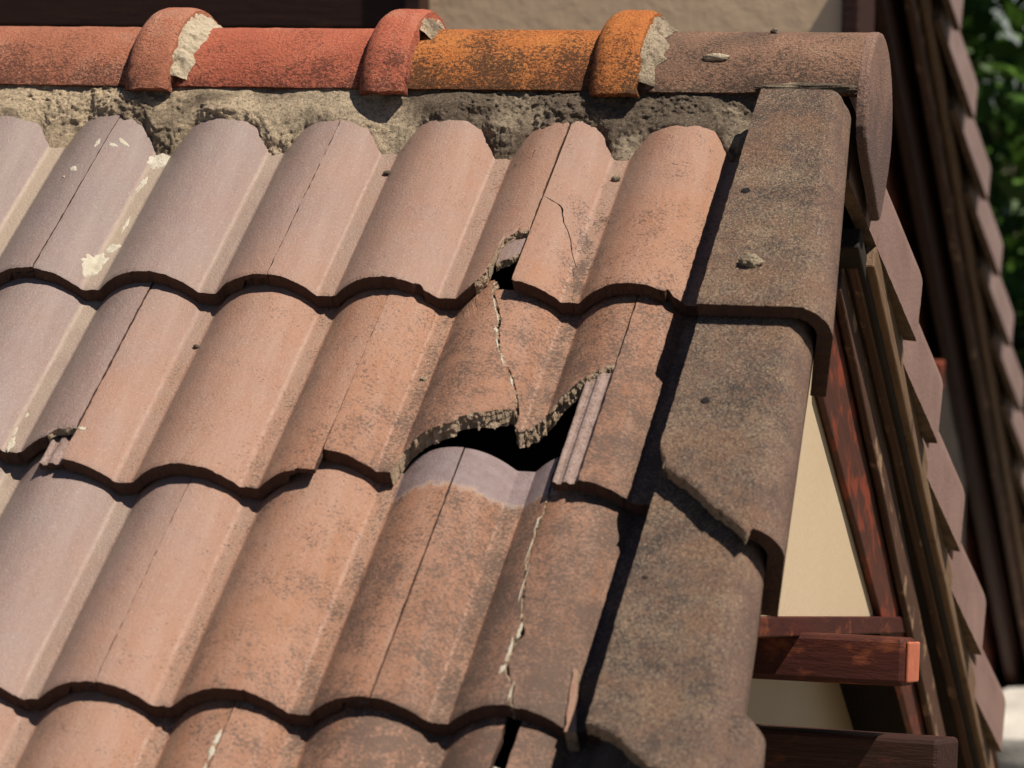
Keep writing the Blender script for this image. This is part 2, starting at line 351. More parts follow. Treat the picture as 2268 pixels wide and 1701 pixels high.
def blob(name, root, uc, vc, ru, rv, h, mat, seed, lumpy=.35, rot=0.0, wfun=None):
    """irregular patch of stuff stuck to the tile surface, in the tile's own frame"""
    u0, vt, lift = root['_u0'], root['_vt'], root['_lift']; root = [c_ for c_ in root.children if c_.name.startswith('tile_body')][0]
    nr, na_ = 14, 56; r = np.linspace(0, 1, nr)[:, None]; th = np.linspace(0, 2*np.pi, na_, endpoint=False)[None, :]
    e = 1+lumpy*2*fbm(np.cos(th)*1.7+seed, np.sin(th)*1.7, seed*.3, 4)
    x = r*e*np.cos(th)*ru; y = r*e*np.sin(th)*rv; c, s = math.cos(rot), math.sin(rot); x, y = x*c-y*s, x*s+y*c
    U = uc+x; V = vc+y
    W = prof(U)-B*(vt-V)+lift+(h*(1-r**4)*(.75+1.1*fbm(U*150, V*150, seed, 3))-.0006*(r > .98))
    X = np.stack([U-u0, -(V-vt), W+0*U], -1)[0:nr].reshape(-1, 3)
    F = []
    for i in range(nr-1):
        for j in range(na_):
            F.append([i*na_+j, (i+1)*na_+j, (i+1)*na_+(j+1) % na_, i*na_+(j+1) % na_])
    return link(name, X, np.array(F)[:, ::-1], mat, None, root, None, np.ones(len(F), bool))

vA, vB, vC, vD = 0.0, G, 2*G, 3*G
# --- row A (top)
a0 = make_tile(-.30, 0, vA, 'lilac grey roof tile at the left edge of the photo, top row under the ridge mortar', seed=11)
a1 = make_tile(0, .30, vA, 'grey pink top row tile splashed with several white mortar blobs', seed=12)
for i, (uu, vv, ru, rv, rot) in enumerate([(.0655,-.288,.014,.017,.1), (.0565,-.052,.013,.020,.1), (.067,-.088,.008,.010,.3), (.060,-.230,.003,.016,.1), (.0685,-.14,.002,.016,0), (.012,-.280,.005,.004,0), (.022,-.292,.008,.004,.4), (.062,-.235,.003,.012,.1), (.055,-.030,.004,.008,0)]):
    blob('mortar_splash', a1, uu, vv, ru, rv, .0016, WH, i+3, .5, rot)
for i, (uu, vv, ru, rv) in enumerate([(-.0215,-.219,.006,.006), (-.029,-.203,.002,.002), (-.008,-.278,.003,.010)]): blob('mortar_splash', a0, uu, vv, ru, rv, .0014, WH, i+31, .5)
a2tail = pl([(.30,.0), (.50,.0), (.545,-.004), (.557,-.014), (.5645,-.024), (.567,-.045), (.5665,-.072), (.5716,-.090), (.5842,-.0995), (.6,-.105)])
SLANT[0] = .004
a2 = make_tile(.30, .60, vA, 'top row tile with its lower right corner broken out above the cracked tile', tail=a2tail, broken=lambda e, a, b: (e == 1) & (a > .553), seed=13, na=240)
SLANT[0] = .004
crk = pl([(-.36,.6012), (-.1766,.6012), (-.174,.606), (-.1695,.6122), (-.1664,.6235), (-.150,.6295), (-.1373,.6331), (-.1196,.6432), (-.0878,.6530), (-.070,.6612), (-.066,.6565), (-.0475,.6625), (-.017,.6690), (.01,.671)])
cw = pl([(-.36,0), (-.177,0), (-.172,.0042), (-.165,.0032), (-.155,.0016), (-.12,.0013), (-.07,.0008), (-.05,.0005), (0,.0003)])
jag = lambda v, s: .0009*fbm(v*260, s, 4, 4)
a3 = make_tile(.60, .90, vA, 'orange brown top row tile beside the verge with a fine dark crack down its channel', seed=14, riblow=.0105, ribamp=0, ribmat=MT, ribtail=pl([(.56,-.042), (.575,-.052), (.60,-.068)]),
    pieces=[(lambda v: .6016+0*v, lambda v: np.maximum(crk(v)+jag(v, 1)*(v > -.175), .6016)), (lambda v: np.maximum(crk(v)+jag(v, 1)*(v > -.175)+cw(v), .6017), lambda v: .90+0*v)], na=150,
    extra=stain(.650, -.22, .675, .01, .03))
# --- row B
b1 = make_tile(-.15, .15, .304, 'pale tile at the left edge, second row, with a chipped corner baring the next rib', seed=21,
    tail=pl([(-.2,.304), (.07,.301), (.115,.301), (.125,.290), (.15,.290)]), broken=lambda e, a, b: (e == 1) & (a > .118))
b2 = make_tile(.15, .45, vB, 'intact grey pink tile in the second row, its bare double rib showing at lower left', seed=22)
for i, (uu, vv, ru, rv) in enumerate([(.0614,.287,.004,.012), (.059,.262,.002,.008), (.062,.232,.002,.004)]): blob('mortar_splash', b1, uu, vv, ru, rv, .0012, WH, i+41, .6)
blob('mortar_splash', b2, .157, .288, .005, .004, .0015, WH, 47, .5)
b3tail = pl([(.44,.3092), (.5027,.309), (.524,.309), (.5265,.292), (.5310,.274), (.5380,.2665), (.5488,.2600), (.5560,.2600), (.5689,.2563), (.587,.2515), (.592,.240), (.5976,.2375), (.6206,.2231), (.6433,.2010), (.6463,.205), (.6480,.221), (.6535,.2284), (.6600,.219), (.6678,.2096), (.6745,.203), (.677,.190), (.6891,.1769), (.7012,.1655), (.7133,.1535), (.7328,.1413), (.7420,.1320), (.755,.1299)])
crb = pl([(-.12,.5680), (-.0074,.5727), (.0295,.5868), (.051,.5943), (.070,.5970), (.0887,.6014), (.1100,.6075), (.1269,.6160), (.140,.6250), (.1521,.6304), (.1698,.6389), (.2022,.6461), (.24,.6475)])
cbw = pl([(-.12,.0045), (-.01,.0042), (.05,.0036), (.09,.0036), (.13,.0032), (.16,.0028), (.2,.0034), (.24,.0034)])
jb = lambda v: .0016*fbm(v*150, 5, 4, 4)
SLANT[0] = .006
b3 = make_tile(.45, .75, .309, 'badly broken second row tile, cracked through, its lower half missing over a black hole', seed=23, tail=b3tail, na=260, amp=.0045, sink=[0, .0030], heads=[pl([(.45,-.111), (.54,-.111), (.56,-.030), (.60,-.028)]), pl([(.56,-.012), (.60,-.010), (.63,-.06), (.75,-.111)])],
    broken=lambda e, a, b: ((e == 1) & (a > .524)) | ((e == 3) & (a < .7)) | ((e == 2) & (a > .5)),
    pieces=[(lambda v: .4515+0*v, lambda v: crb(v)+jb(v)), (lambda v: crb(v)+jb(v)+cbw(v), lambda v: .7495+0*v)],
    extra=lambda A, V: .35*stain(.622, -.02, .66, .24, .03)(A, V))
SLANT[0] = 0.0
for i, (vv, ru, rv, off) in enumerate([(.018,.0011,.018,-.0010), (.050,.0009,.014,-.0009), (.074,.0019,.006,-.0014), (.098,.0008,.014,-.0008), (.128,.0009,.010,-.0010), (.160,.0015,.006,-.0012)]):
    blob('crack_filler', b3, float(crb(vv))+off, vv, ru, rv, .0008, WH, i+160, .7, rot=-.35)
b4 = make_tile(.75, .93, vB, 'orange mottled end tile beside the verge in the second row, its long double rib laid bare', seed=24, right_gap=0, riblow=.0085)
# --- row C
c1 = make_tile(0, .30, vC, 'pink grey tile at the left edge of the third row', seed=31)
c2 = make_tile(.30, .60, vC, 'tan tile in the third row with black lichen streaks on its right half', seed=32, extra=lambda A, V: .5*np.maximum(stain(.567, .42, .567, .70, .020)(A, V), stain(.500, .5, .53, .70, .018)(A, V)*.35))
cc = pl([(.27,.7080), (.3001,.7075), (.335,.7100), (.3726,.7125), (.3858,.7100), (.4239,.7112), (.469,.7141), (.5216,.7232), (.5683,.7324), (.580,.7345), (.5923,.7301), (.6265,.7290), (.6402,.7320), (.6599,.7438), (.70,.7505)])
ccw = pl([(.27,.0012), (.37,.0022), (.42,.0018), (.50,.0016), (.555,.0018), (.575,.0055), (.60,.0030), (.622,.0018), (.634,.0060), (.648,.0032), (.69,.0022)])
jc = lambda v: .0018*fbm(v*130, 8, 4, 4)
SLANT[0] = .002
c3 = make_tile(.60, .90, vC, 'dark brown tile in the third row split lengthwise by a pale crack', seed=33, na=200, amp=.004, sink=[0, .0022],
    pieces=[(lambda v: .6016+0*v, lambda v: cc(v)+jc(v)), (lambda v: cc(v)+jc(v)+ccw(v), lambda v: .90+0*v)], broken=lambda e, a, b: ((e == 3) & (a < .8)) | ((e == 2) & (a > .65)))
SLANT[0] = 0.0
for i, (vv, ru, rv, off) in enumerate([(.390,.0018,.014,.000), (.440,.0010,.020,-.0005), (.575,.0032,.012,-.001), (.598,.0026,.016,-.001), (.634,.0040,.007,-.003), (.61,.0018,.012,-.0005), (.672,.0014,.012,-.0005), (.50,.0008,.028,-.0003)]):
    blob('crack_filler', c3, float(cc(vv))+off, vv, ru*.72, rv, .0007, WH, i+60, .8)
# --- row D (bottom)
d0 = make_tile(-.15, .15, vD, 'tile in the bottom left corner of the photo, just its top showing', seed=41)
d1 = make_tile(.15, .45, vD, 'pink tan tile in the bottom row, second from the left corner', seed=42)
d2 = make_tile(.45, .75, vD, 'dark stained bottom row tile with pale lichen spots and white mortar on its seam', seed=43, extra=lambda A, V: .75*np.clip((A-.52)/.03, 0, 1)*np.clip(.7+1.4*fbm(A*60, V*60, 2, 4), 0, 1),
    pieces=[(lambda v: .4515+0*v, lambda v: .742-.06*np.clip(v-.74, 0, 1)+.002*fbm(v*120, 2, 3, 4))])
for i, (uu, vv, ru, rv) in enumerate([(.742,.792,.010,.014), (.735,.815,.008,.008), (.748,.770,.004,.008), (.638,.770,.004,.004), (.642,.775,.002,.003), (.729,.80,.003,.006)]): blob('lichen_spot', d2, uu, vv, ru, rv, .0012, WH, i+70, .6)
for i, (vv, ru, rv) in enumerate([(.745,.003,.012), (.765,.0035,.010), (.80,.002,.02)]): blob('mortar_splash', d1, .4475, vv, ru, rv, .0012, WH, i+90, .5)
d3 = make_tile(.75, .93, vD, 'lilac end tile at the bottom, just below the split brown tile', seed=44, rib=False, left_gap=.006)

# ---------------------------------------------------------------- verge tiles
FL, RA, SK, VTH = .108, .044, .088, .018
ATOT = FL+RA*math.pi/2+SK
def vsec(a, off, lean=0.0):
    """cross section: a along the outline from the inner edge -> (u, w) pulled in by off"""
    a = np.asarray(a); th = np.clip((a-FL)/RA, 0, math.pi/2); s = np.clip(a-FL-RA*math.pi/2, 0, None)
    f = np.minimum(a, FL)
    u = f+(RA-off)*np.sin(th); w_ = -off-(RA-off)*(1-np.cos(th))-s
    return u-s*lean, w_
VL = .455
def make_verge(root, tail=None, broken=None, mats=None, mirror=False, seed=1, taper=.028, vb=.060, na=150, nb=90, u_in=0.0, sk=1.0, amp=.003, name='tile_body', edge=None, lean=0.0):
    def pos(off):
        def f(A, V):            # V: 0 at tail, negative up the slope
            u, w_ = vsec(A*1.0, off, lean)
            d = -V
            tk = np.clip((A-FL*.5)/(FL*.5+RA), 0, 1)
            u = u-taper*tk*d/LEN+u_in
            w_ = w_+.0-vb*d+.0010*fbm(A*20, V*12, seed, 3)
            lip = .0016*np.exp(-((tl(A)-V)/.0025)**2) if off == 0 else 0
            return np.stack([u, V if mirror else -V, w_-lip], -1)
        return f
    ch = lambda a: .0020*fbm(np.asarray(a)*150, seed*7.7, 0, 4)
    tl = (lambda a: (tail(a)+(.007*fbm(np.asarray(a)*42, seed, 3, 3)+.007*(.12-np.abs(fbm(np.asarray(a)*85, seed, 5, 3))))*np.clip((.118-np.asarray(a))/.01, 0, 1) if tail else 0*np.asarray(a))+ch(a))
    buf = MBuf()
    at = lambda A, V: dict(dist=-V, tint=V*0+.9, skirt=np.clip((A-FL)/.05, 0, 1), rnd=V*0)
    ed = edge if edge else (lambda v: .0012*fbm(v*110, seed, 1, 4))
    slab(buf, ed, lambda v: ATOT*sk+.0012*fbm(v*110, seed, 2, 4), lambda a: -VL+0*a, tl, pos(0), pos(VTH), na, nb, at, broken, 6, amp, seed, flip=mirror)
    return buf.build(name, mats or [MV, MF, MX], root)
VU = .842
def verge(vt, label, lift=0.0, **k):
    root = empty('verge_tile', r2w(VU, vt, .075+lift), RX)
    tag(root, label, 'verge tile', 'verge tiles of the near slope'); make_verge(root, lean=.17, **k); return root
def crumb(name, parent, loc, r, mat, seed, sq=(1, 1, .6)):
    n1, n2 = 22, 30; ph = np.linspace(0, np.pi, n1)[:, None]; th = np.linspace(0, 2*np.pi, n2, endpoint=False)[None]
    d = np.stack([np.sin(ph)*np.cos(th), np.sin(ph)*np.sin(th), np.cos(ph)+0*th], -1)
    e = 1+.5*fbm(d[..., 0]*1.3+seed, d[..., 1]*1.3, d[..., 2]*1.3, 2)+.35*fbm(d[..., 0]*5+seed, d[..., 1]*5, d[..., 2]*5, 3)
    X = (d*e[..., None]*r*np.array(sq)+np.array(loc)).reshape(-1, 3)
    F = [[i*n2+j, (i+1)*n2+j, (i+1)*n2+(j+1) % n2, i*n2+(j+1) % n2] for i in range(n1-1) for j in range(n2)]
    return link(name, X, np.array(F), mat, None, parent, {'tint': np.full(len(X), .8)}, np.ones(len(F), bool))
def nail_hole_plug(root, x, v, w_, seed): crumb('nail_hole_plug', [c_ for c_ in root.children if c_.name.startswith('tile_body')][0], (x, -v, w_), .0052, DARK, seed, (1, 1.1, .22))  # black plug set on the tile, painted as the dark of a hole
v1 = verge(.089, 'uppermost dark brown verge tile under the ridge end, carrying a small mortar crumb', seed=51, taper=.040)
nail_hole_plug(v1, .018, -.229, -.0137, 1)
v2 = verge(.452, 'second verge tile down, its lower left corner broken off along a slanting line', lift=-.001, seed=52,
    tail=pl([(0,-.118), (.008,-.108), (.012,-.090), (.018,-.088), (.051,-.056), (.0875,-.018), (.112,.006), (.118,.012), (.122,.002), (.20,.0), (.3,.0)]), broken=lambda e, a, b: ((e == 1) & (a < .121)) | ((e == 2) & (b > -.16)), na=240, amp=.004,
    edge=lambda v: .004*np.clip(fbm(v*38, 5, 1, 3), -.1, 1)*(v > -.2)+.0012*fbm(v*110, 52, 1, 4))
nail_hole_plug(v2, .035, -.209, -.0125, 2)
v3 = verge(.800, 'lowest long verge tile, its foot broken away at the bottom of the photo', lift=-.006, seed=53,
    tail=pl([(0,-.058), (.02,-.050), (.041,-.036), (.060,-.016), (.08,.004), (.12,.006), (.3,.01)]), broken=lambda e, a, b: (e == 1) & (a < .09), na=200)
nail_hole_plug(v3, .017, -.281, -.0175, 3)
v4 = verge(1.145, 'fragment of the verge tile peeping out at the bottom right below the long one', lift=-.006, seed=54, u_in=.030, taper=.030)
v4.rotation_euler = (P, 0, R(-2.5))
pb = empty('mortar_crumb', r2w(.892, .010, .075-.060*.079), RX)
crumb('crumb_body', pb, (0, 0, .003), .0115, MB, 7, (1.15, .8, .7)); tag(pb, 'small grey crumb of mortar lying on the uppermost verge tile', 'crumb')
pb2 = empty('mortar_crumb', Vector((.835, .405, 3.5145)), (0, 0, 0))
crumb('crumb_body', pb2, (0, 0, 0), .0045, MB, 9, (1, 1, .8)); tag(pb2, 'tiny grit crumb on top of the brown end ridge tile', 'crumb')
for i, (uu, vv, rr, lab) in enumerate([(.377, .010-.0-.275, .0042, 'tiny mortar crumb in the channel under the ridge, right of the white splashes'), (.672, -.262, .005, 'small mortar crumb in the channel beside the orange cracked tile'), (.226, .085, .0032, 'speck of grit in a second row channel, left of centre'), (.520, .135, .0035, 'grit crumb in the channel left of the cracked broken tile')]):
    c_ = empty('mortar_crumb', r2w(uu, vv, float(prof(uu))-B*((0 if vv < 0 else G)-vv)+.001), RX); tag(c_, lab, 'crumb'); crumb('crumb_body', c_, (0, 0, .001), rr, MB, 30+i, (1.2, .9, .7))
slv = empty('sunlight_strip', r2w(.806, .655, .003), RX)  # added strip standing in for a streak of sunlight in the gap
sb = MBuf(); slab(sb, lambda v: -.006+.002*fbm(v*60, 1, 0, 3)+.0*v, lambda v: pl([(-.045,-.002), (.045,.006)])(v)+.0015*fbm(v*90, 2, 0, 3), -.045, .045,
    lambda A, V: np.stack([A+.10*V, -V, .004+0*A], -1), lambda A, V: np.stack([A+.10*V, -V, -.024+0*A], -1), 14, 50, lambda A, V: dict(dist=V*0, tint=V*0+.45), lambda e, a, b: np.ones(len(a), bool), 4, .002, 3)
sb.build('strip_body', [MT, MF, MX], slv); tag(slv, 'thin added strip standing in for sunlight in the dark gap beside the lowest verge tile', 'light strip')

# ---------------------------------------------------------------- ridge tiles
RR, RZ, ANG = .115, 3.514-.115, R(69.5)
def ridge_root(u, label, name='ridge_tile'):
    o = empty(name, Vector((u, YR, RZ))); tag(o, label, 'ridge tile', 'half round ridge tiles'); return o
def ridge_shell(root, L, rfun, mats, name, seed, th=.013, fr=None, rough=.0009, na=90, nb=110, ang=ANG, amp=.002):
    def pos(off):
        return lambda A, V: np.stack([A, -(rfun(A)-off+rough*fbm(A*60, V*8, seed, 4))*np.sin(V), (rfun(A)-off+rough*fbm(A*60, V*8, seed, 4))*np.cos(V)], -1)
    buf = MBuf(); slab(buf, lambda v: .0015*fbm(v*14, seed, 0, 4), lambda v: L+.0015*fbm(v*14, seed, 1, 4), lambda a: -ang+0*a, lambda a: ang+.012*fbm(a*60, seed, 5, 4), pos(0), pos(th), na, nb, None, fr, 4, amp, seed, flip=False)
    return buf.build(name, mats, root)
def mortar_ring(root, x0, x1, r0, r1, seed, tint=0.0, a0=-1.15, a1=1.1, mat=None):
    na, nb = 40, 160; s = np.linspace(0, 1, na)[None]; t = np.linspace(a0, a1, nb)[:, None]
    x0v = x0+.008*fbm(t*7, seed, 0, 4); x1v = x1+.014*fbm(t*5, seed, 3, 3)
    X = x0v+s*(x1v-x0v); rr = (r0+(r1-r0)*s**1.1)-.002+.010*fbm(X*80, t*10, seed, 5)*np.sin(np.pi*np.clip(s+.12, 0, 1))
    V = np.stack([X+0*t, -rr*np.sin(t), rr*np.cos(t)], -1)
    F = grid_faces(nb, na)
    buf = MBuf(); buf.add(V.reshape(-1, 3), F[:, ::-1], 0, True, dict(tint=np.full(na*nb, tint)))
    Vi = np.stack([X+0*t, -(r1-.01)*np.sin(t)+0*X, (r1-.01)*np.cos(t)+0*X], -1); buf.add(Vi.reshape(-1, 3), F, 0, True, dict(tint=np.full(na*nb, tint)))
    return buf.build('mortar_pointing', mat or [MB], root)
def mat_white_ring():
    m = NT('pale_pointing_mortar'); p = m.pos(); a = m.noise(p, 90, 6, .75)
    base = m.ramp(a, [(.32, (.30,.22,.15,1)), (.5, (.58,.48,.34,1)), (.7, (.72,.64,.50,1))])
    return m.fin(base, .95, m.bump(a, .008, 1))
MWR = mat_white_ring()
CW, CH = .064, .025
def collar(root, x0, mats, seed):
    rf = lambda A: RR+CH*np.sqrt(np.clip(1-np.clip(1-(A)/(.026), 0, 1)**2, 0, 1))-.004*np.clip((A-CW+.014)/.014, 0, 1)**2+.001
    e = empty_child = None
    def pos(off):
        return lambda A, V: np.stack([A+x0, -(rf(A)-off+.0012*fbm(A*70, V*9, seed, 4))*np.sin(V), (rf(A)-off+.0012*fbm(A*70, V*9, seed, 4))*np.cos(V)], -1)
    buf = MBuf(); slab(buf, lambda v: 0*v, lambda v: CW+.002*fbm(v*14, seed, 1, 4), lambda a: -ANG-.05+0*a, lambda a: ANG+.09+.02*fbm(a*60, seed, 5, 4), pos(0), pos(.02), 60, 130, None, lambda e, a, b: np.full(len(a), False), 4, .002, seed)
    return buf.build('collar', mats, root)
specs = [(-.285, .285+.000, 'faded orange red clay ridge tile running off the left edge of the photo', CLAY_L, 61),
         (.018, .300, 'bright red clay ridge tile between two raised collars', CLAY_R, 62),
         (.322, .297, 'vivid orange clay ridge tile speckled with black lichen', CLAY_O, 63)]
for i, (u, L, lab, mt, sd) in enumerate(specs):
    r = ridge_root(u, lab)
    ridge_shell(r, L+.035, lambda A: RR+0*A, [mt, mt, mt], 'barrel', sd)
    mt2 = mt
    cl_ = collar(r, L+.0-.002, [mt2, mt2, mt2], sd+5)
    mortar_ring(cl_, L+CW-.012, L+CW+(.021 if i != 1 else .010), RR+CH-.002, RR+.002, sd, [0, .2, .9][i], -1.1, [1.14, .48, 1.16][i], [MWR] if i == 0 else [MB])
re_ = ridge_root(.655, 'brown grey concrete ridge end tile closing the ridge at the verge')
CB = [CLAY_B]*3
ridge_shell(re_, .3035, lambda A: RR-.0008-.004*np.clip((A-.0)/.3, 0, 1)*0, CB, 'barrel', 71, rough=.0005)
# end plate: rounded top, tongue hanging below
pts = [(.012,-.124), (-.008,-.108), (-.035,-.082), (-.068,-.058), (-.094,-.036), (-.1120,-.014)]
for k in range(0, 25):
    a = math.pi-k*math.pi/24; pts.append((.1150*math.cos(a), .1150*math.sin(a)))
pts += [(.1130,-.018), (.104,-.042), (.086,-.066), (.062,-.090), (.040,-.108), (.024,-.122)]
def plate(root, pts, x0, x1, mats, name):
    n = len(pts); bv = .004; rings = []
    c = np.array([0, -.02])
    for x, sh in ((x0, 0.0), (x0+.001, 0), (x1-bv, 0.0), (x1-bv*.3, bv*.3), (x1, bv)):
        P_ = np.array(pts); dd = P_-c; P2 = P_-dd/np.linalg.norm(dd, axis=1, keepdims=True)*sh
        rings.append(np.stack([np.full(n, x), P2[:, 0], P2[:, 1]], 1))
    V = np.concatenate(rings); F = []
    for r_ in range(4):
        for j in range(n): F.append((r_*n+j, (r_+1)*n+j, (r_+1)*n+(j+1) % n, r_*n+(j+1) % n))
    F.append(tuple(range(4*n, 5*n))[::1]); F.append(tuple(range(n))[::-1])
    o = link(name, V, [list(reversed(f)) for f in F], mats, None, root); return o
plate(re_, pts, .301, .314, [mat_clay('rose_concrete_end_plate', (.30,.185,.140,1), (.36,.215,.165,1), (.33,.21,.175,1), (.15,.10,.09,1), -.03)], 'end_plate')
cr = np.array([(0, 0)]);
mp = crumb('mortar_patch', re_, (.118, -.081, .083), .014, MWR, 15, (1.1, .30, .36))
# mortar bead over the head of the first verge tile
mb = crumb('mortar_lip', re_, (.235, -.108, .046), .05, MB, 17, (1.2, .16, .12))

# ---------------------------------------------------------------- ridge bedding mortar
def bedding():
    nu, nv = 760, 46; U = np.linspace(-.30, .838, nu)[None]; T = np.linspace(0, 1, nv)[:, None]
    vm = -.342+.018*(prof(U) < .006)*0+  .038*np.clip(1-prof(U)/.02, 0, 1)+.012*fbm(U*14, 3, 1, 3)+.003*fbm(U*90, 2, 1, 3)
    w0 = prof(U)-B*(-vm)-.004
    vt_, wt_ = -.4080, .0150
    V = vm+(vt_-vm)*T; W = w0+(wt_-w0)*T
    bul = .012*np.sin(np.pi*T)**.7*(.8+1.2*fbm(U*11, T*1.5, 2, 3))
    V = V+bul*.75; W = W+bul*.75
    X = np.stack([U+0*T, -V, W+0*U], -1)
    ms = np.clip(.5+3.2*fbm(U*13, V*26, 8, 3), 0, 1)
    dn = .0050*fbm(U*30, V*30, W*30, 3)+ms*.0065*fbm(U*120, V*120, W*120, 3)+(.25+.75*ms)*.0042*fbm(U*260, V*260, W*260, 3)
    X[..., 1] += -dn*.72; X[..., 2] += dn*.72
    Bk = X.copy(); Bk[..., 1] += .03; Bk[..., 2] -= .03
    buf = MBuf(); tn = dict(tint=np.clip((U+.05)/.7, 0, 1).repeat(nv, 0).ravel())
    F = grid_faces(nv, nu); buf.add(X.reshape(-1, 3), F, 0, True, tn); buf.add(Bk.reshape(-1, 3), F[:, ::-1], 0, True, tn)
    root = empty('ridge_mortar', r2w(0, 0, 0), RX); buf.build('mortar_bed', [MB], root)
    tag(root, 'rough sandy bedding mortar scalloped along the ridge over the top row of tiles', 'mortar')
bedding()

# ---------------------------------------------------------------- structure under the tiles
def box(buf, x0, x1, y0, y1, z0, z1, bev=0):
    V = np.array([(x, y, z) for x in (x0, x1) for y in (y0, y1) for z in (z0, z1)], float)
    F = np.array([(0,1,3,2), (4,6,7,5), (0,4,5,1), (2,3,7,6), (0,2,6,4), (1,5,7,3)])
    buf.add(V, F, 0, False, {})
def boxobj(name, dims, mat, parent=None, bev=.003):
    b = MBuf(); box(b, *dims); o = b.build(name, [mat], parent)
    if bev:
        md = o.modifiers.new('bev', 'BEVEL'); md.width = bev; md.segments = 2
    return o
dk = empty('roof_deck', r2w(0, 0, -.10), RX); tag(dk, 'added dark boarding painted with the blackness of the hole in the broken tile', 'roof deck')  # added under the tiles to blacken the void and block light from below
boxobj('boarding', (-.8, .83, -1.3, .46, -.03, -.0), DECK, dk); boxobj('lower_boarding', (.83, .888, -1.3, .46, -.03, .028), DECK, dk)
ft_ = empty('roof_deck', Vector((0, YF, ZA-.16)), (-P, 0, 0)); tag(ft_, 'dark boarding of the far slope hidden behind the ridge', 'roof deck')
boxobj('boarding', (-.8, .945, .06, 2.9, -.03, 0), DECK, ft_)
# far slope verge
FAR = []
flab = ['pink brown far slope verge tile tucked under the ridge end plate', 'pink brown far slope verge tile, second below the ridge end', 'pink brown far slope verge tile, third below the ridge end', 'pink brown far slope verge tile, fourth below the ridge end', 'pink brown far slope verge tile at the foot of the photo']
for i, (s, dz) in enumerate([(.50, 0), (.80, -.002), (1.16, -.004), (1.55, -.006), (1.96, -.010)]):
    root = empty('verge_tile', Vector((VU-.016, YF+CP*s, ZA-SP*s)) + Vector((0, SP, CP))*(.028+dz), (-P, 0, 0))
    tag(root, flab[i], 'verge tile', 'verge tiles of the far slope')
    make_verge(root, mats=[MS, MK, MX], mirror=True, seed=80+i, taper=.034, na=60, nb=50, vb=.05)
# timbers of the first gable: lines parallel to the far slope, in the far slope frame (x, down slope, w)
gb = empty('roof_gable', Vector((0, YF, ZA)), (-P, 0, 0)); tag(gb, 'gable end with worn barge boards, red rafter and pale battens under the far verge', 'gable')
def beam(name, root, p0, L, rot, sy, sz, mat, bev=.003):
    """beam of length L along its local x, which starts at p0 and points along rot"""
    b = MBuf(); n = max(2, int(L/.05)); 
    xs = np.linspace(0, L, n); V = []; F = []
    for i, x in enumerate(xs):
        j = .0012*fbm(x*9+sy*99, sz*77, i*.01, 3)
        V += [(x, -sy/2+j, -sz/2), (x, sy/2+j, -sz/2), (x, sy/2+j, sz/2), (x, -sy/2+j, sz/2)]
        if i: 
            a = (i-1)*4; F += [(a+k, a+4+k, a+4+(k+1) % 4, a+(k+1) % 4) for k in range(4)]
    F += [(0, 1, 2, 3), tuple(4*(n-1)+k for k in (3, 2, 1, 0))]
    o = link(name, V, [tuple(reversed(f)) for f in F], mat, None, root)
    o.location = p0; o.rotation_euler = rot
    if bev:
        md = o.modifiers.new('bev', 'BEVEL'); md.width = bev; md.segments = 2; md.limit_method = 'ANGLE'
    return o
def fboard(name, x0, x1, w0, w1, s0, s1, mat, tilt=0.0):
    return beam(name, gb, ((x0+x1)/2, s0, (w0+w1)/2), s1-s0, (0, tilt, math.pi/2), x1-x0, w1-w0, mat)
fboard('rafter', .895, .905, -.330, -.152, .22, 2.6, W_RED)
fboard('barge_board', .908, .920, -.198, -.132, .20, 2.6, W_WORN, R(3.4))
fboard('barge_moulding', .923, .938, -.165, -.088, .20, 2.6, W_WORN)
fboard('frieze_board', .86, .893, -.20, -.083, .0, 2.6, W_DRK)
fboard('soffit_board', .80, .955, -.082, -.062, .10, 2.6, W_DRK)
fboard('batten', .941, .956, -.150, -.097, .22, 2.6, W_KH)
gw = empty('gable_wall', Vector((.893, YF, 0))); tag(gw, 'cream rendered gable wall behind the red rafter', 'wall')
zt = lambda y: ZA-math.tan(P)*abs(y-YF)-.30
zb = lambda y: 2.802-.172*(y-.2)
def prism(name, pts, x0, x1, mat, parent):
    n = len(pts); V = [(x0, y-YF, z) for y, z in pts]+[(x1, y-YF, z) for y, z in pts]
    F = [tuple(range(n))[::-1], tuple(range(n, 2*n))]+[(i, (i+1) % n, n+(i+1) % n, n+i) for i in range(n)]
    return link(name, V, F, mat, None, parent)
prism('wall_panel', [(-.10, zb(-.10)), (1.16, zb(1.16)), (YF, zt(YF))], -.02, 0, CREAM, gw)
lb = beam('ledge_board', gw, (.006, -.3-YF, zb(-.3)-.012), 1.60, (0, math.atan(.172), math.pi/2), .022, .024, W_PUR, .002)
prism('recessed_wall', [(-2.2, 0), (2.6, 0), (2.6, zt(2.6)), (.92, zt(.92)), (-.15, zt(-.15)), (-2.2, zt(-2.2))], -.3, -.113, CREAM, gw)
pu = empty('purlin', Vector((.80, .27, 2.740)), (R(-10), 0, 0)); tag(pu, 'dark red timber purlin sticking out of the gable, its cut end in the sun', 'purlin')
o = beam('timber', pu, (-.02, 0, 0), .260, (0, 0, 0), .105, .060, W_PUR, .007)
beam('sunlit_end', pu, (.2405, 0, 0), .005, (0, 0, 0), .093, .050, W_END, .002)  # thin plate carrying the painted sunlight of the purlin end
pu2 = empty('purlin', Vector((.80, .33, 2.585)), (R(-9), 0, 0)); tag(pu2, 'lower dark timber beam below the sunlit purlin end', 'purlin')
beam('timber', pu2, (-.02, 0, 0), .31, (0, 0, R(-8)), .10, .10, W_DRK, .006)

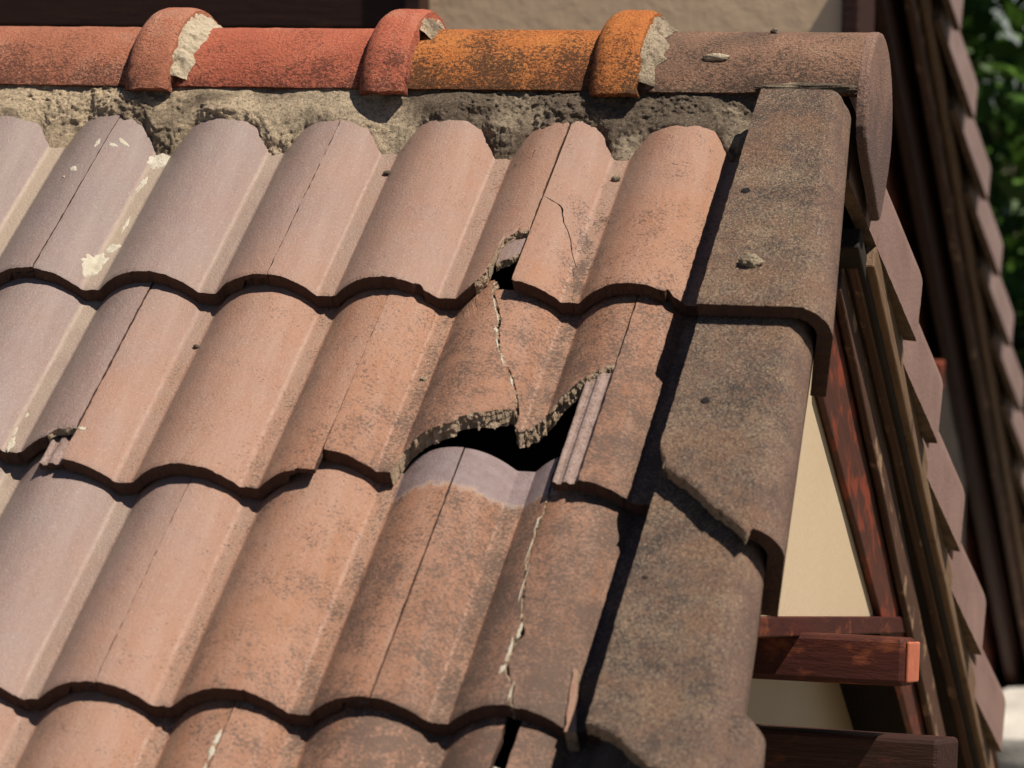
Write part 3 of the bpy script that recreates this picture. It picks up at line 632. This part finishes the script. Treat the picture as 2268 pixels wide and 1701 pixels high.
# ---------------------------------------------------------------- second house behind
H2 = empty('neighbouring_house', Vector((.5, 3.3, 0))); tag(H2, 'out of focus house behind with cream front wall, dark plank wall and timber eaves', 'house')
def hbox(name, x0, x1, y0, y1, z0, z1, mat, bev=.004):
    return boxobj(name, (x0-.5, x1-.5, y0-3.3, y1-3.3, z0, z1), mat, H2, bev)
hbox('front_wall', -.345, .53, 2.95, 3.05, 0, 4.05, CREAM2)
for k in range(9): hbox('plank', -3.6, -.35, 2.90+.006*(k % 2), 3.04, 2.6+k*.15, 2.6+k*.15+.143, DECK2)
hbox('plank_wall_base', -3.6, -.35, 2.92, 3.04, 0, 2.595, W_DRK)
hbox('corner_post', -.37, -.335, 2.88, 2.96, 0, 3.75, W_DRK)
hbox('side_wall', .30, .478, 3.31, 5.6, 0, 2.6, DECK)
hbox('corner_board', .525, .56, 2.93, 3.15, 0, 3.62, DECK2)
ZR2 = 3.80+.675*(3.8-3.3)
H2r = empty('neighbouring_roof', Vector((.62, 3.3, ZR2)), (-P, 0, 0)); tag(H2r, 'blurred neighbouring roof edge with red brown barge boards', 'roof')
def h2board(name, x0, x1, w0, w1, s0, s1, mat): return beam(name, H2r, ((x0+x1)/2-.62, s0, (w0+w1)/2), s1-s0, (0, 0, math.pi/2), x1-x0, w1-w0, mat)
h2board('boarding', -3.5, .56, -.06, -.03, .0, 6.2, DECK)
h2board('rafter', .40, .43, -.42, -.10, .0, 6.2, W_RED)
h2board('rafter', .33, .36, -.70, -.45, 1.2, 6.2, W_DRK)
h2board('barge_board', .47, .50, -.26, -.09, .0, 6.2, W_DRK)
h2board('barge_board', .53, .55, -.20, -.09, .0, 6.2, W_WORN)
h2board('batten', .555, .57, -.16, -.10, .0, 6.2, W_KH)
beam('gable_bracket', H2, (-.1, 1.09, 2.66), .16, (0, 0, 0), .07, .07, W_RED, .006)
for i in range(14):
    s = .22+.38*i
    root = empty('verge_tile', Vector((.62-.145, 3.3+CP*s, ZR2-SP*s)) + Vector((0, SP, CP))*.02, (-P, 0, 0))
    tag(root, ['highest', 'second highest', 'third', 'fourth', 'fifth', 'sixth', 'seventh', 'eighth', 'ninth', 'tenth', 'eleventh', 'twelfth', 'thirteenth', 'lowest'][i]+' of the out of focus verge tiles on the neighbouring roof', 'verge tile', 'verge tiles of the neighbouring roof')
    make_verge(root, mats=[MS2, MK, MX], mirror=True, seed=100+i, taper=.034, na=50, nb=30, vb=.05)

# ---------------------------------------------------------------- ground, plants, wall
GM = mat_plain('dry_ground', (.10,.085,.05,1), (.16,.13,.085,1), 1.5, .95, .01)
n = 60; xs = np.linspace(-60, 60, n); gx, gy = np.meshgrid(xs, xs+20); gz = .05*fbm(gx*.3, gy*.3, 0, 3)
g = link('ground', np.stack([gx, gy, gz], -1).reshape(-1, 3), grid_faces(n, n), GM, None, None, None, np.ones((n-1)**2, bool)); g['kind'] = 'structure'
ROCK = mat_plain('whitewashed_stone', (.62,.58,.52,1), (.80,.76,.70,1), 5, .9, .02, (.25,.22,.19,1))
STONE = mat_plain('grey_stone', (.20,.185,.16,1), (.30,.275,.24,1), 5, .95, .02)
wl = empty('stone_wall', Vector((1.0, 6.3, 0))); tag(wl, 'sunlit white stone wall blurred in the lower right corner', 'stone wall')
def rough_block(name, x0, x1, y0, y1, z0, z1, mat, parent, amp=.05):
    n_ = 26; V = []; F = []; k = 0
    for ax, sgn in ((0,0),(0,1),(1,0),(1,1),(2,1)):
        a, b = np.meshgrid(np.linspace(0, 1, n_), np.linspace(0, 1, n_)); c = np.full_like(a, sgn)
        X = [a, b]; X.insert(ax, c); X = np.stack(X, -1)*np.array([x1-x0, y1-y0, z1-z0])+np.array([x0, y0, z0])
        d = np.stack([fbm(X[..., 0]*5, X[..., 1]*5, X[..., 2]*5+7*j, 4) for j in range(3)], -1)*amp
        V.append((X+d).reshape(-1, 3)); ff = grid_faces(n_, n_, (sgn == 0) ^ (ax == 1)); F.append(ff+k); k += n_*n_
    return link(name, np.concatenate(V), np.concatenate(F), mat, None, parent, None, np.ones(sum(len(f) for f in F), bool))
rough_block('coping', -.55, 1.6, -.3, .5, 1.05, 1.42, ROCK, wl); rough_block('wall_base', -.6, 1.6, -.35, .45, 0, 1.02, STONE, wl)
LEAF = bpy.data.materials.new('leaf'); 
def mat_leaf(name, c1, c2):
    m = NT(name); r = m.attr('rnd'); m.b.inputs['Transmission Weight'].default_value = 0
    tr = m.n('ShaderNodeBsdfTranslucent'); mx = m.n('ShaderNodeMixShader'); mx.inputs[0].default_value = .35
    c = m.mix(r, c1, c2); m.l(c, tr.inputs[0]); m.l(c, m.b.inputs['Base Color']); m.b.inputs['Roughness'].default_value = .45
    out = m.t.nodes['Material Output']; m.l(m.b.outputs[0], mx.inputs[1]); m.l(tr.outputs[0], mx.inputs[2]); m.l(mx.outputs[0], out.inputs[0]); return m.m
bpy.data.materials.remove(LEAF)
LF = mat_leaf('green_leaves', (.035,.085,.015,1), (.10,.20,.03,1))
BARK = mat_plain('bark', (.08,.055,.035,1), (.13,.095,.065,1), 8)
def leaves(name, parent, centers, rad, n, size, seed, mat):
    r = np.random.RandomState(seed); c = np.array(centers)[r.randint(len(centers), size=n)]
    d = r.randn(n, 3); d /= np.linalg.norm(d, axis=1, keepdims=True); P_ = c+d*rad*(r.rand(n, 1)**.45)
    a = r.randn(n, 3); a /= np.linalg.norm(a, axis=1, keepdims=True); b = np.cross(a, r.randn(n, 3)); b /= np.linalg.norm(b, axis=1, keepdims=True)
    s = size*(.6+.8*r.rand(n, 1)); cc_ = np.cross(a, b)
    V = np.stack([P_-a*s, P_+b*s*.42+cc_*s*.1, P_+a*s, P_-b*s*.42+cc_*s*.1], 1).reshape(-1, 3)
    return link(name, V, np.arange(4*n).reshape(-1, 4), mat, None, parent, {'rnd': np.repeat(r.rand(n), 4)})
def trunk(parent, h, r0, seed):
    n1, n2 = 14, 12; t = np.linspace(0, 1, n1)[:, None]; a = np.linspace(0, 2*np.pi, n2, endpoint=False)[None]
    X = np.stack([r0*(1-.6*t)*np.cos(a)+.10*np.sin(t*4+seed), r0*(1-.6*t)*np.sin(a)+.08*np.cos(t*3+seed)+0*a, h*t+0*a], -1).reshape(-1, 3)
    F = [[i*n2+j, i*n2+(j+1) % n2, (i+1)*n2+(j+1) % n2, (i+1)*n2+j] for i in range(n1-1) for j in range(n2)]
    link('trunk', X, np.array(F), BARK, None, parent, None, np.ones(len(F), bool))
for i, (x, y, h, lab) in enumerate([(.95, 8.6, 4.6, 'leafy green tree out of focus in the upper right corner'), (.9, 11.5, 4.2, 'darker tree standing behind the leafy one at the right edge'), (2.9, 10.2, 5.0, 'tall tree further right, beyond the edge of the stone wall')]):
    t_ = empty('tree', Vector((x, y, 0))); tag(t_, lab, 'tree', 'trees behind the houses'); trunk(t_, h*.8, .12, i)
    rr_ = np.random.RandomState(i+5); cs = [(rr_.uniform(-1.1, 1.1), rr_.uniform(-.9, .9), h*rr_.uniform(.34, 1.0)) for k in range(30)]
    leaves('crown', t_, cs, .42, 9000, .075, i, LF)
hd = empty('hedge', Vector((2.0, 7.6, 0))); tag(hd, 'dark clipped hedge behind the white stone wall', 'hedge')
rough_block('hedge_core', -1.75, 3, .1, .9, 0, 2.15, mat_plain('hedge_shade', (.012,.02,.006,1), (.02,.035,.01,1), 8), hd, .1)
rr_ = np.random.RandomState(3); leaves('foliage', hd, [(rr_.uniform(-1.75, 3), rr_.uniform(0, .9), rr_.uniform(.3, 2.4)) for k in range(120)], .2, 12000, .05, 9, mat_leaf('dark_hedge_leaves', (.012,.028,.007,1), (.03,.06,.012,1)))
